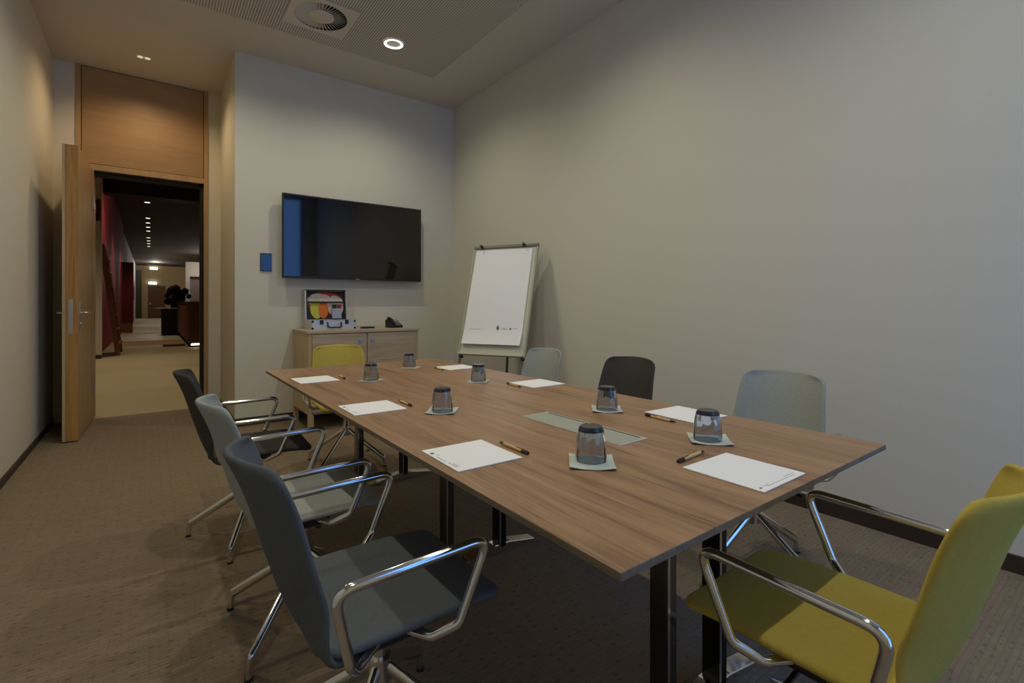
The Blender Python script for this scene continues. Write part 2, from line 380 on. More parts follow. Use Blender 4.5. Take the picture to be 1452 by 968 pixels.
for k in range(46):
    a = random.uniform(0, 2*PI); rr = random.uniform(0, .42); zz = 1.25+random.uniform(0, .65)*(1-rr*.8)
    bmesh.ops.create_icosphere(pf, subdivisions=1, radius=random.uniform(.09, .17), matrix=Matrix.Translation((.62+.18+rr*math.cos(a), 22.95+.3*rr*math.sin(a), zz)))
cyl(pf, (.8, 22.95, 1.04), (.8, 22.95, 1.4), .2)
tag(link('dark_plant', pf, BLACKM), 'bushy black silhouette of a plant on the black cabinet', 'plant')
tag(link('floor_mat', B(.27, 16.4, 0, .79, 17.15, .02, .004), mat('dark_mat', srgb(58, 36, 20), .9)), 'dark brown mat lying in front of the bar counter', 'mat')
bs = empty('bar_lamp', (2.0, 18, 1.24)); tag(bs, 'small glowing lamp on the bar counter at the right of the doorway', 'lamp')
b1 = bmesh.new(); cyl(b1, (0, 0, 0), (0, 0, .02), .08); cyl(b1, (0, 0, .02), (0, 0, .14), .012); link('lamp_base', b1, SATIN, bs)
b2 = bmesh.new(); bmesh.ops.create_uvsphere(b2, u_segments=12, v_segments=8, radius=.05, matrix=Matrix.Translation((0, 0, .17))); link('lamp_bulb', b2, mat('bulb_glow', (1, 1, 1, 1), emit=(1, .9, .7, 1), estr=6), bs)
GLOW = mat('downlight_glow', (1, 1, 1, 1), emit=(1, .86, .66, 1), estr=2.5)
first = None
for i, (yy, lab) in enumerate([(19.6, 'nearest'), (20.5, 'second'), (24.2, 'third'), (25.6, 'fourth'), (27, 'fifth'), (28.4, 'sixth'), (31.2, 'seventh'), (32.7, 'eighth'), (34.2, 'ninth'), (35.8, 'farthest')]):
    if first is None:
        cl = empty('corridor_downlight', (-.1, yy, 4.6))
        b = bmesh.new(); lathe(b, [(.075, 0), (.085, -.012), (.1, 0)], 20); link('trim_ring', b, SATIN, cl, smooth=True)
        b = bmesh.new(); cyl(b, (0, 0, -.004), (0, 0, -.012), .075); link('lens', b, GLOW, cl)
        first = cl
    else:
        cl = dup_tree(first); cl.location = (-.1, yy, 4.6)
    tag(cl, 'warm round downlight, %s in the row on the dark corridor ceiling' % lab, 'downlight', 'downlights along the corridor')
COOL = mat('cool_glow', (1, 1, 1, 1), emit=(.8, 1, .95, 1), estr=6)
for nm, lb, x, z in (('wall_lamp', 'bright oval lamp above the brown far door', .12, 3.1), ('far_downlight', 'cool white lamp near the ceiling above the brown far door', .2, 4.4)):
    e = empty(nm, (x, 53.35, z)); tag(e, lb, 'lamp')
    link('lamp_body', B(-.3, -.15, -.14, .3, .05, -.05, .02), WHITE, e); link('diffuser', B(-.28, -.17, -.13, .28, -.15, .05, .005), COOL, e)

def point(loc, power, col, r=.1, kind='POINT', size=None, rot=None, spot=None, blend=.4, name='lamp_or_fill_light', parent=None):
    l = bpy.data.lights.new(name, kind); l.energy = power; l.color = col
    if kind == 'AREA': l.size = size or .3
    else: l.shadow_soft_size = r
    if kind == 'SPOT': l.spot_size = spot; l.spot_blend = blend
    o = bpy.data.objects.new(name, l); C.objects.link(o); o.location = loc
    if rot: o.rotation_euler = rot
    if parent: o.parent = parent
    return o
WARM = (1, .78, .52)
# lobby and corridor light
for (x, y, e, c) in [(-.1, 6.9, 45, 60), (-.1, 9.6, 60, 46), (-.1, 12.7, 60, 46), (-2.2, 10.4, 240, 120), (1.6, 10.0, 60, 140), (-.1, 15.5, 90, 110)]:  # the wide spots off the centre row are unseen fill added for the lobby walls
    point((x, y, 4.55), e, (1, .82, .58), .08, 'SPOT', spot=math.radians(c), blend=.8)
point((.6, 16.5, 3.6), 16, (1, .8, .62), .2)  # added fill with no fitting, brightens the crimson wall
for y in (19.6, 24.2, 28.4, 34): point((-.1, y, 4.5), 130, WARM, .1, 'SPOT', spot=math.radians(75), blend=.6)
point((.3, 49, 4.3), 110, (.95, .95, .9), .2)
point((2.7, 38.5, 3.5), 60, (1, .95, .95), .2)
point((1, 44, 3), 40, WARM, .2)

# ------------------------------------------------------------------ ceiling fittings
LAMPS = [(1.777, 4.22), (.42, 4.22), (1.777, 2.25), (.42, 2.25), (1.777, .28), (.42, .28)]
proto = None
LG = mat('lamp_glow', (1, 1, 1, 1), emit=(1, .95, .84, 1), estr=9)
LR = mat('lamp_reflector', (.8, .8, .78, 1), .35, .6)
LAMP_E = 41
for i, (x, y) in enumerate(LAMPS):
    if proto is None:
        d = empty('recessed_downlight', (x, y, H))
        b = bmesh.new(); lathe(b, [(.082, .06), (.078, .0), (.083, -.006), (.09, -.006), (.094, .001)], 36); link('trim_ring', b, WHITE, d, smooth=True)
        b = bmesh.new(); lathe(b, [(.066, -.003), (.066, -.006), (.083, -.006), (.083, -.003), (.066, -.003)], 36); link('glow_ring', b, LG, d, smooth=True)
        b = bmesh.new(); lathe(b, [(0, .0), (.03, .001), (.066, -.003)], 36); link('reflector', b, LR, d, smooth=True)
        proto = d
    else:
        d = dup_tree(proto); d.location = (x, y, H)
    tag(d, ['round recessed downlight shining in the perforated ceiling panel'][0] if i == 0 else 'round recessed downlight out of view in the ceiling panel', 'downlight', None if i == 0 else 'unseen downlights over the table')
    point((x, y, H-.03), LAMP_E*(1.0 if y < 4 else .9), (1, .94, .735), .028, 'SPOT', spot=math.radians(155), blend=.9)
# swirl air diffuser
vt = empty('air_vent', (1.13, 4.18, H)); tag(vt, 'square ceiling plate with a round swirl air vent of radial slots', 'air vent')
NV_ = 48
vp = bmesh.new(); ro = []; ri = []
def sq(a):
    c, s_ = math.cos(a), math.sin(a); k = .25/max(abs(c), abs(s_)); return c*k, s_*k
for k in range(NV_):
    a = 2*PI*(k+.5)/NV_ if False else 2*PI*k/NV_
    ro.append((vp.verts.new((*sq(a), -.006)), vp.verts.new((*sq(a), .0))))
    ri.append((vp.verts.new((.205*math.cos(a), .205*math.sin(a), -.006)), vp.verts.new((.205*math.cos(a), .205*math.sin(a), .0))))
for k in range(NV_):
    j = (k+1) % NV_
    vp.faces.new((ro[k][0], ro[j][0], ri[j][0], ri[k][0])); vp.faces.new((ro[k][1], ri[k][1], ri[j][1], ro[j][1]))
    vp.faces.new((ro[k][0], ro[k][1], ro[j][1], ro[j][0])); vp.faces.new((ri[k][0], ri[j][0], ri[j][1], ri[k][1]))
VW = mat('vent_plate', srgb(218, 210, 198), .7)
link('plate', vp, VW, vt)
b = bmesh.new(); lathe(b, [(.204, .0), (.204, .09), (0, .09)], 48); link('duct', b, BLACKM, vt)
b = bmesh.new(); lathe(b, [(0, -.006), (.095, -.006), (.1, -.003), (.1, .03), (0, .03)], 48); link('round_face', b, VW, vt, smooth=True)
vs = bmesh.new()
for k in range(40):
    a = 2*PI*k/40; rr = Vector((math.cos(a), math.sin(a), 0)); t = Vector((-math.sin(a), math.cos(a), 0))
    def q(r, u, z): return rr*r+t*u*r/.15+Vector((0, 0, z))
    prism(vs, [q(.1, -.0105, -.003), q(.204, -.0105, -.003), q(.204, .012, .020), q(.1, .012, .020)], t*.0015)
link('swirl_blades', vs, VW, vt)['kind'] = 'stuff'
# alcove lamp
al = empty('alcove_spotlight', (-.054, 5.87, H)); tag(al, 'tiny recessed twin spotlight in the ceiling in front of the door', 'spotlight')
b = bmesh.new(); box(b, -.06, -.035, -.006, .06, .035, 0, bev=.002); link('bezel', b, WHITE, al)
b = bmesh.new(); cyl(b, (-.028, 0, -.006), (-.028, 0, -.01), .022); cyl(b, (.028, 0, -.006), (.028, 0, -.01), .022); link('lens', b, mat('dim_glow', (.8, .8, .8, 1), emit=(1, .8, .5, 1), estr=.6), al)
point((-.054, 5.8, H-.05), 30, (1, .72, .40), .04, 'SPOT', spot=math.radians(150), blend=.8)

# ------------------------------------------------------------------ television and switch
tv = empty('television', (1.02, YB, 0)); tag(tv, 'large black flat-screen television mounted on the back wall', 'television')
link('screen', B(.012, -.122, 1.423, 1.447, -.118, 2.213), SCREEN, tv)
b = B(0, -.12, 1.405, 1.46, -.075, 2.228, .004); link('casing', b, BLACK, tv)
link('wall_mount', B(.35, -.075, 1.6, 1.1, 0, 2.0), BLACKM, tv)
link('maker_badge', B(.71, -.123, 1.407, .75, -.12, 1.414), SATIN, tv)
sw = empty('wall_switch', (.895, YB, 1.555)); tag(sw, 'small glossy dark glass control panel left of the television', 'switch')
link('glass_panel', B(-.047, -.014, -.083, .047, -.004, .083, .002), BLUEGL, sw)
link('frame', B(-.05, -.006, -.087, .05, 0, .087, .001), BLACK, sw)

# ------------------------------------------------------------------ sideboard and what stands on it
CX0, CX1, CY0, CY1, CZ = 1.135, 2.20, 4.60, 5.20, .905
sb = empty('sideboard', (CX0, CY0, 0)); W_ = CX1-CX0; D_ = CY1-CY0
tag(sb, 'light oak two-door sideboard under the television', 'sideboard')
link('top', B(-.008, -.012, CZ-.024, W_+.008, D_, CZ, .002), LOAK, sb)
for x in (0, W_-.028): link('side_panel', B(x, 0, .15, x+.028, D_, CZ-.024), LOAKZ, sb)
for x in (0, W_-.045):
    for y in (0, D_-.045): link('leg', B(x, y, 0, x+.045, y+.045, .15), LOAKZ, sb)
link('carcass', B(.028, .012, .15, W_-.028, D_, CZ-.026), LOAK, sb)
hw = (W_-.03)/2
for k in (0, 1):
    x0 = .03+k*(hw-.01); d = link('door', B(x0, -.008, .17, x0+hw-.022, .012, CZ-.032, .002), LOAK, sb)
    kx = x0+hw-.022-.06 if k == 0 else x0+.05
    b = bmesh.new(); box(b, kx-.024, -.012, CZ-.125, kx+.024, -.008, CZ-.077, bev=.001); cyl(b, (kx, -.012, CZ-.101), (kx, -.022, CZ-.101), .014)
    link('lock_knob', b, SATIN, d)
# case
cs = empty('moderation_case', (1.435, 5.0, CZ)); tag(cs, 'open aluminium briefcase with colourful cards standing on the sideboard', 'briefcase')
b = bmesh.new()
for a in [(-.205, -.15, 0, .205, .15, .008), (-.205, -.15, .008, .205, -.14, .088), (-.205, .14, .008, .205, .15, .088), (-.205, -.14, .008, -.195, .14, .088), (.195, -.14, .008, .205, .14, .088)]: box(b, *a)
link('base_tray', b, ALU, cs)
for x in (-.2, .2):
    for z in (.012, .078):
        b = bmesh.new(); bmesh.ops.create_uvsphere(b, u_segments=10, v_segments=6, radius=.012, matrix=Matrix.Translation((x, -.146, z)))
        link('corner_cap', b, BLACK, cs, smooth=True)
link('tray_lining', B(-.194, -.138, .008, .194, .138, .05), BLACKM, cs)
Ml = Matrix.Translation((0, .15, .088)) @ Matrix.Rotation(math.radians(-6), 4, 'X')
b = bmesh.new()
for a in [(-.205, .0, 0, .205, .008, .3), (-.205, -.05, 0, -.195, 0, .3), (.195, -.05, 0, .205, 0, .3), (-.205, -.05, .29, .205, 0, .3)]: box(b, *a, M=Ml)
link('lid', b, ALU, cs)
b = bmesh.new()
for a in [(-.194, -.004, .004, .194, .0, .29), (-.195, -.052, .0, -.183, -.045, .30), (.183, -.052, 0, .195, -.045, .30), (-.195, -.052, .287, .195, -.045, .3)]: box(b, *a, M=Ml)
link('lid_lining', b, mat('lid_felt', srgb(66, 62, 66), .9), cs)
link('lid_strap', box(bmesh.new(), -.19, -.03, .165, .19, -.026, .183, M=Ml), BLACK, cs)
for x in (-.12, .12): link('latch', B(x-.017, -.158, .05, x+.017, -.15, .092, .002), BLACK, cs)
b = bmesh.new(); tube(b, fillet([(-.065, -.15, .07), (-.062, -.175, .02), (.062, -.175, .02), (.065, -.15, .07)], .02), .007); link('handle', b, BLACK, cs, smooth=True)
def oval(cx, cz, rx, rz, y, n=28, lob=0): 
    return [Ml @ Vector((cx+rx*math.cos(2*PI*k/n)*(1+lob*abs(math.sin(2.5*2*PI*k/n))), y, cz+rz*math.sin(2*PI*k/n)*(1+lob*abs(math.sin(2.5*2*PI*k/n))))) for k in range(n)]
cards = [('white_card', 'white cloud-shaped card at the upper left inside the briefcase lid', -.06, .195, .11, .066, -.008, srgb(214, 200, 196), .12),
         ('white_card', 'white cloud-shaped card at the right inside the briefcase lid', .10, .14, .08, .10, -.010, srgb(216, 198, 188), .1),
         ('red_card', 'red rimmed dark card behind the clouds in the briefcase lid', .0, .17, .175, .11, -.006, srgb(176, 72, 66), .05),
         ('yellow_card', 'yellow oval card inside the briefcase lid', -.085, .11, .065, .10, -.013, srgb(206, 200, 84), 0),
         ('orange_card', 'orange oval card in the middle of the briefcase lid', -.022, .10, .048, .09, -.016, srgb(226, 116, 52), 0)]
for nm, lb, cx, cz, rx, rz, y, c, lob in cards:
    b = bmesh.new(); prism(b, [Vector((1.435, 5, CZ))+p for p in oval(cx, cz, rx, rz, y, lob=lob)], (0, -.0015, 0))
    tag(link(nm, b, mat('card_'+nm+str(cx), c, .7)), lb, 'card', 'moderation cards in the briefcase lid')
mk = empty('marker_pack', (1.435+.10, 5.0+.15-.040, CZ+.10)); mk.scale = (1.25, 1, 1.2); tag(mk, 'pack of markers with green and red caps in the briefcase lid', 'markers')
link('sleeve', B(-.037, -.012, 0, .037, .006, .085), mat('pale_sleeve', srgb(178, 186, 206), .5), mk)
link('green_cap', B(-.036, -.010, .085, -.002, .005, .12, .003), mat('green_cap', srgb(10, 66, 48), .4), mk); link('red_cap', B(.002, -.010, .085, .036, .005, .12, .003), mat('red_cap', srgb(150, 40, 40), .4), mk)
rm = empty('remote_control', (1.76, 4.84, CZ), math.radians(2)); tag(rm, 'dark slim remote control lying between briefcase and telephone', 'remote')
link('body', B(-.07, -.02, 0, .07, .02, .018, .004), mat('dark_brown_plastic', srgb(44, 30, 26), .45), rm)
b = bmesh.new()
for i in range(6):
    for j in (-1, 0, 1): box(b, -.055+i*.018, j*.011-.003, .018, -.045+i*.018, j*.011+.003, .0195)
link('buttons', b, BLACK, rm)
ph = empty('desk_telephone', (2.055, 4.87, CZ), math.radians(10)); ph.scale = (.72, .72, .72); tag(ph, 'black desk telephone with a small grey display on the sideboard', 'telephone')
b = bmesh.new(); prism(b, [Vector((-.085, -.10, 0)), Vector((-.085, .09, 0)), Vector((-.085, .10, .105)), Vector((-.085, .08, .118)), Vector((-.085, -.10, .03))], (.17, 0, 0)); link('body', b, BLACK, ph)
Mp = Matrix.Translation((0, -.10, .03)) @ Matrix.Rotation(math.atan2(.088, .18), 4, 'X')
b = bmesh.new(); tube(b, [Mp @ Vector(p) for p in [(-.058, .005, .03), (-.058, .03, .045), (-.058, .15, .045), (-.058, .19, .03)]], .014, sx=1.2, sy=1.3)
for yy in (.02, .175): cyl(b, Mp @ Vector((-.058, yy, 0)), Mp @ Vector((-.058, yy, .035)), .024)
link('handset', b, BLACK, ph, smooth=True)
link('display', box(bmesh.new(), -.02, .125, .0005, .07, .185, .003, M=Mp), mat('lcd', srgb(158, 160, 148), .3), ph)
b = bmesh.new()
for i in range(3):
    for j in range(4): box(b, -.015+i*.028, .02+j*.024, .0005, .005+i*.028, .035+j*.024, .004, M=Mp)
link('keypad', b, mat('key_grey', srgb(150, 150, 148), .5), ph)

# ------------------------------------------------------------------ flip chart
fc = empty('flip_chart', (0, 0, 0)); tag(fc, 'flip chart easel with a white paper pad leaning back in the room corner', 'flip chart')
fwv = Vector((.5942, .8043, 0)); rtv = Vector((.8043, -.5942, 0)); SC = .945
def fp(lat, D, z): return (fwv*D+rtv*lat)*SC+Vector((0, 0, 1.14+(z-1.14)*SC))
bl = fp(-.522, 4.75, .675); br_ = fp(.113, 4.456, .675); tl = fp(-.415, 5.07, 1.735); 
U = (br_-bl); wd = U.length; U.normalize(); Vv = (tl-bl); Vv -= U*Vv.dot(U); ht = Vv.length; Vv.normalize(); Nn = U.cross(Vv)  # towards the viewer
Mf = Matrix(((U.x, Vv.x, Nn.x, bl.x), (U.y, Vv.y, Nn.y, bl.y), (U.z, Vv.z, Nn.z, bl.z), (0, 0, 0, 1)))
fc.location = (bl.x, bl.y, 0); Mloc = Matrix.Translation((-bl.x, -bl.y, 0)) @ Mf
def FB(*a, bev=0., bm=None): return box(bm or bmesh.new(), *a, bev=bev, M=Mloc)
link('board', FB(0, 0, -.02, wd, ht, -.002, bev=.003), BOARD, fc)
b = bmesh.new()
for a in [(-.006, 0, -.024, .012, ht, .006), (wd-.012, 0, -.024, wd+.006, ht, .006), (-.006, -.012, -.024, wd+.006, .006, .006)]: FB(*a, bev=.003, bm=b)
link('frame', b, mat('frame_ivory', srgb(176, 174, 154), .4), fc)
link('clamp_rail', FB(-.006, ht-.022, -.024, wd+.006, ht+.008, .012, bev=.004), FGREY, fc)
link('pen_tray', FB(.01, -.012, 0, wd-.01, .004, .03, bev=.002), BOARD, fc)
for x in (.09, wd-.13):
    b = bmesh.new(); cyl(b, Mloc @ Vector((x, ht-.012, .018)), Mloc @ Vector((x, ht-.004, .05)), .015, .012); link('clamp_knob', b, BLACK, fc, smooth=True)
# pad: sheets curling forward at the bottom
nu, nv = 8, 22
b = bmesh.new(); rows = []
py0, py1, px0, px1 = .085, ht-.04, .03, wd-.045
for j in range(nv+1):
    t = j/nv; y = py1+(py0-py1)*t; curl = .006+.026*max(0, (t-.80)/.20)**1.8
    rows.append([(Mloc @ Vector((px0+(px1-px0)*i/nu, y, curl+.004*math.sin(3*t)))) for i in range(nu+1)])
for off in (0, 1):
    pass
top = [[b.verts.new(p) for p in r] for r in rows]
bot = [[b.verts.new(p-Nn*.006) for p in r] for r in rows]
for j in range(nv):
    for i in range(nu):
        b.faces.new((top[j][i], top[j][i+1], top[j+1][i+1], top[j+1][i])); b.faces.new((bot[j][i], bot[j+1][i], bot[j+1][i+1], bot[j][i+1]))
for i in range(nu):
    b.faces.new((top[0][i], bot[0][i], bot[0][i+1], top[0][i+1])); b.faces.new((top[nv][i], top[nv][i+1], bot[nv][i+1], bot[nv][i]))
for j in range(nv):
    b.faces.new((top[j][0], top[j+1][0], bot[j+1][0], bot[j][0])); b.faces.new((top[j][nu], bot[j][nu], bot[j+1][nu], top[j+1][nu]))
pad = link('paper_pad', b, PAPER, fc, smooth=True)
# small printed footer marks: drop-shaped emblem, thin line of script, dot
pr = bmesh.new(); yb = py0+.155; zc = .0118
def onpad(x, y, z=.013): return Mloc @ Vector((x, y, z))
dp = [(0, .03), (.012, .008), (.014, -.004), (.008, -.014), (-.008, -.014), (-.014, -.004), (-.012, .008)]
prism(pr, [onpad(.375+p[0], yb+p[1]) for p in dp], Nn*.001); link('printed_emblem', pr, INK, pad); pr = bmesh.new()
dd = [(.009*math.cos(2*PI*k/10), .009*math.sin(2*PI*k/10)) for k in range(10)]
prism(pr, [onpad(.50+p[0], yb-.004+p[1]) for p in dd], Nn*.001)
link('printed_emblem', pr, INK, pad)
for x0, x1, y in ((.41, .47, 0), (.42, .465, -.012), (.53, .57, 0), (.09, .2, -.012)):
    pr = bmesh.new(); prism(pr, [onpad(x0, yb+y), onpad(x1, yb+y), onpad(x1, yb+y+.003), onpad(x0, yb+y+.003)], Nn*.0008)
    link('printed_line', pr, INKL, pad)
for x in (.02, wd-.03):
    b = bmesh.new(); a = Mloc @ Vector((x, 0, -.01)); f = a+Vector((0, 0, 0)); dirn = -Vv; foot = a+dirn*(a.z/Vv.z)
    tube(b, [a, foot-Vector((0, 0, 0))], .011); link('leg', b, FGREY, fc)
    b = bmesh.new(); cyl(b, Mloc @ Vector((x+.02, -.03, -.01)), Mloc @ Vector((x+.02, -.03, .03)), .014); link('knob', b, BLACK, fc)
b = bmesh.new(); a = Mloc @ Vector((wd*.62, ht*.7, -.03)); g = Mloc @ Vector((wd*.62, 0, -.03)); hn = Vector((-Nn.x, -Nn.y, 0)).normalized()
tube(b, [a, Vector((g.x, g.y, 0))+hn*.10], .012); link('rear_leg', b, mat('brown_grey_metal', srgb(96, 84, 66), .5, .4), fc)

# ------------------------------------------------------------------ conference table
TX0, TX1, TY0, TY1, TZ = .562, 1.69, .488, 3.28, .742; TT = .0145
tb = empty('conference_table', ((TX0+TX1)/2, (TY0+TY1)/2, 0)); tag(tb, 'long walnut conference table with papers, pens and upturned glasses', 'table')
ox, oy = (TX0+TX1)/2, (TY0+TY1)/2; hx, hy = (TX1-TX0)/2, (TY1-TY0)/2
b = B(-hx, -hy, TZ-TT, hx, hy, TZ, bev=.0015)
for f in b.faces:
    if f.normal.z < .8: f.material_index = 1
b.normal_update()
for f in b.faces: f.material_index = 0 if f.normal.z > .8 else 1
link('tabletop', b, [WALNUT, TEDGE], tb)
hc_ = link('cable_hatch', B(1.068-ox, .930-oy, TZ-.001, 1.190-ox, 1.385-oy, TZ+.0022, bev=.001), mat('hatch_frame', srgb(196, 200, 190), .4, .3), tb)
link('hatch_lid', B(1.074-ox, .940-oy, TZ+.0022, 1.172-ox, 1.376-oy, TZ+.003), HATCH, hc_)
link('cable_slot', B(1.1735-ox, .95-oy, TZ+.0022, 1.1785-ox, 1.366-oy, TZ+.0032), BLACKM, hc_)
for yy, xl, xr in ((.81, 1.10, 1.345), (1.86, 1.025, 1.30), (3.02, 1.045, 1.34)):
    y = yy-oy
    for s, cxp in ((-1, xl), (1, xr)):
        x = cxp-ox
        b = bmesh.new()
        box(b, x-.02, y-.028, .03, x+.02, y+.028, TZ-TT, bev=.002)
        box(b, x-.018, y-.0295, .03, x-.010, y-.028, TZ-TT, mi=1) 
        lg = link('leg', b, [MIRROR if s < 0 else DARKMETAL, CHROME], tb)
        b = bmesh.new()
        # swept foot bar, higher at the column and thin at the tip
        xa, xb = (x-.30, x+.04) if s < 0 else (x-.185, x+.19)
        pts = [Vector((xa, y-.028, 0)), Vector((xb, y-.028, 0)), Vector((xb, y-.028, .018)), Vector((x+.04, y-.028, .045)), Vector((x-.04, y-.028, .045)), Vector((xa, y-.028, .018))]
        if s < 0: pts = [Vector((xa, y-.028, 0)), Vector((xb, y-.028, 0)), Vector((xb, y-.028, .045)), Vector((x-.04, y-.028, .045)), Vector((xa, y-.028, .018))]
        prism(b, pts, (0, .056, 0)); bmesh.ops.bevel(b, geom=b.edges[:], offset=.003, segments=1, affect='EDGES')
        link('foot', b, CHROME, lg)
    link('crossbar', B(1.08-ox, y-.02, TZ-TT-.03, 1.38-ox, y+.02, TZ-TT), DARKMETAL, tb)
link('beam', B(1.20-ox, .86-oy, TZ-TT-.04, 1.26-ox, 2.97-oy, TZ-TT-.002), DARKMETAL, tb)

# ------------------------------------------------------------------ chairs
def back_mesh():
    b = bmesh.new(); NU, NV = 12, 20
    prof = [(-.085, .412), (-.15, .418), (-.195, .445), (-.222, .50), (-.242, .56), (-.268, .65), (-.292, .73), (-.316, .79), (-.337, .833)]
    P = [Vector((p[0], 0, p[1])) for p in prof]
    # arc-length resample
    L = [0]
    for i in range(1, len(P)): L.append(L[-1]+(P[i]-P[i-1]).length)
    def at(s):
        s *= L[-1]
        for i in range(1, len(P)):
            if s <= L[i]+1e-9:
                t = (s-L[i-1])/(L[i]-L[i-1]); a = P[max(i-2, 0)]; p0 = P[i-1]; p1 = P[i]; c = P[min(i+1, len(P)-1)]
                return .5*((2*p0)+(p1-a)*t+(2*a-5*p0+4*p1-c)*t*t+(3*p0-a-3*p1+c)*t**3)
        return P[-1]
    rows = []
    for j in range(NV+1):
        v = j/NV; c = at(v); z = c.z
        hw = .218-.035*max(0, (z-.45)/.38)**1.1
        if z < .45: hw = .175+.043*math.sqrt(max(0, 1-((.45-z)/.04)**2)) if z > .41 else .175
        r = .036; top = .833
        if z > top-r: hw = hw-r+math.sqrt(max(0, r*r-(z-(top-r))**2))*.95+.002
        row = []
        for i in range(NU+1):
            u = -1+2*i/NU; k = min(1, max(0, (z-.42)/.12))
            row.append(b.verts.new((c.x+(.055+.012*max(0, (z-.6)/.23))*abs(u)**2*k, u*hw, z-.007*u*u*min(1, max(0, (z-.55)/.25)))))
        rows.append(row)
    for j in range(NV):
        for i in range(NU): b.faces.new((rows[j][i], rows[j][i+1], rows[j+1][i+1], rows[j+1][i]))
    return b
def seat_mesh():
    b = bmesh.new(); NX, NY = 20, 12; x0, x1 = -.205, .238; rows = []
    for i in range(NX+1):
        x = x0+(x1-x0)*i/NX; hw = .213-.004*abs(x)/.2; r = .022
        d = x1-x
        if d < r: hw = hw-r+math.sqrt(max(0, r*r-(r-d)**2))
        if i < 2: hw -= .012*(2-i)
        z = .444-.010*max(0, (x-.10)/.12)**2
        if x < -.14: z += .012*((-.14-x)/.06)**1.5
        rows.append([b.verts.new((x, -hw+2*hw*k/NY, z-.004*(1-(2*k/NY-1)**2))) for k in range(NY+1)])
    for i in range(NX):
        for k in range(NY): b.faces.new((rows[i][k], rows[i][k+1], rows[i+1][k+1], rows[i+1][k]))
    return b
def thick(o, t, off):
    s = o.modifiers.new('s', 'SOLIDIFY'); s.thickness = t; s.offset = off; s.use_rim = True
    u = o.modifiers.new('u', 'SUBSURF'); u.levels = 2; u.render_levels = 2
    return bake(o)
def make_chair(m):
    r = empty('conference_chair')
    o = link('backrest', back_mesh(), m, r, smooth=True); thick(o, .017, 0)
    o = link('seat', seat_mesh(), m, r, smooth=True); thick(o, .024, 0)
    for s in (1, -1):
        b = bmesh.new()
        pts = [(-.05, s*.15, .415), (-.14, s*.235, .425), (-.158, s*.258, .455), (-.192, s*.268, .609), (.150, s*.268, .618), (.078, s*.262, .448), (.03, s*.225, .418), (-.01, s*.15, .418)]
        tube(b, fillet(pts, [.03, .03, .034, .030, .03, .03]), .0105, n=12, sx=1., sy=1.)
        link('armrest', b, CHROME, r, smooth=True)
    b = bmesh.new(); box(b, -.10, -.17, .395, .04, .17, .425, bev=.006); box(b, -.07, -.05, .375, .07, .05, .4, bev=.004); link('seat_bracket', b, BLACK, r)
    b = bmesh.new(); tube(b, [(.0, .06, .385), (0, .16, .38), (0, .2, .375)], .006); link('height_lever', b, BLACK, r, smooth=True)
    b = bmesh.new(); cyl(b, (0, 0, .24), (0, 0, .39), .019, n=24); cyl(b, (0, 0, .205), (0, 0, .262), .031, .027, n=24); link('column', b, CHROME, r, smooth=True)
    for k in range(4):
        a = PI/4+k*PI/2; c, s_ = math.cos(a), math.sin(a)
        path = fillet([(c*.022, s_*.022, .238), (c*.297, s_*.297, .062), (c*.305, s_*.305, .006)], .018)
        b = bmesh.new(); tube(b, path, .013, n=10, rad=lambda t: .0145-.0045*t, sx=1.15, sy=.9)
        lg = link('leg', b, CHROME, r, smooth=True)
        b = bmesh.new(); cyl(b, (c*.305, s_*.305, 0), (c*.305, s_*.305, .008), .0125, n=14); link('glide', b, BLACK, lg, smooth=True)
    return r
chair0 = make_chair(GREY_M); used = [False]
def place_chair(x, y, rz, m, label, group=None, base=0.):
    if not used[0]: r = chair0; used[0] = True
    else:
        r = dup_tree(chair0)
        for ch in r.children:
            if ch.name.split('.')[0] in ('seat', 'backrest') and m is not GREY_M:
                ch.material_slots[0].link = 'OBJECT'; ch.material_slots[0].material = m
    r.location = (x, y, 0); r.rotation_euler = (0, 0, rz)
    for ch in r.children:
        if ch.name.split('.')[0] == 'leg': ch.rotation_euler = (0, 0, base)
    tag(r, label, 'chair', group)
G = 'upholstered swivel chairs around the table'
place_chair(.462, 1.185, 0, GREY_M, 'mid-grey blue upholstered chair at the near left of the table', G)
place_chair(.455, 1.885, 0, GREY_L, 'light grey chair on the left side between two darker chairs', G)
place_chair(.42, 2.75, math.radians(-3), GREY_D, 'charcoal chair farthest along the left side, nearest the door', G, math.radians(21))
place_chair(2.095, 1.08, PI, GREY_L, 'light grey chair nearest on the right side of the table', G, math.radians(36))
place_chair(2.0, 1.90, PI, GREY_D, 'charcoal chair in the middle of the right side, against the wall', G)
place_chair(1.98, 2.65, PI, GREY_L, 'light grey chair on the right side in front of the flip chart', G)
place_chair(1.135, 3.55, -PI/2-.08, YELLOW, 'yellow chair at the far head of the table, before the sideboard', G)
place_chair(1.224, .466, PI/2+.015, YELLOW, 'mustard yellow chair in the foreground at the near end of the table', G)

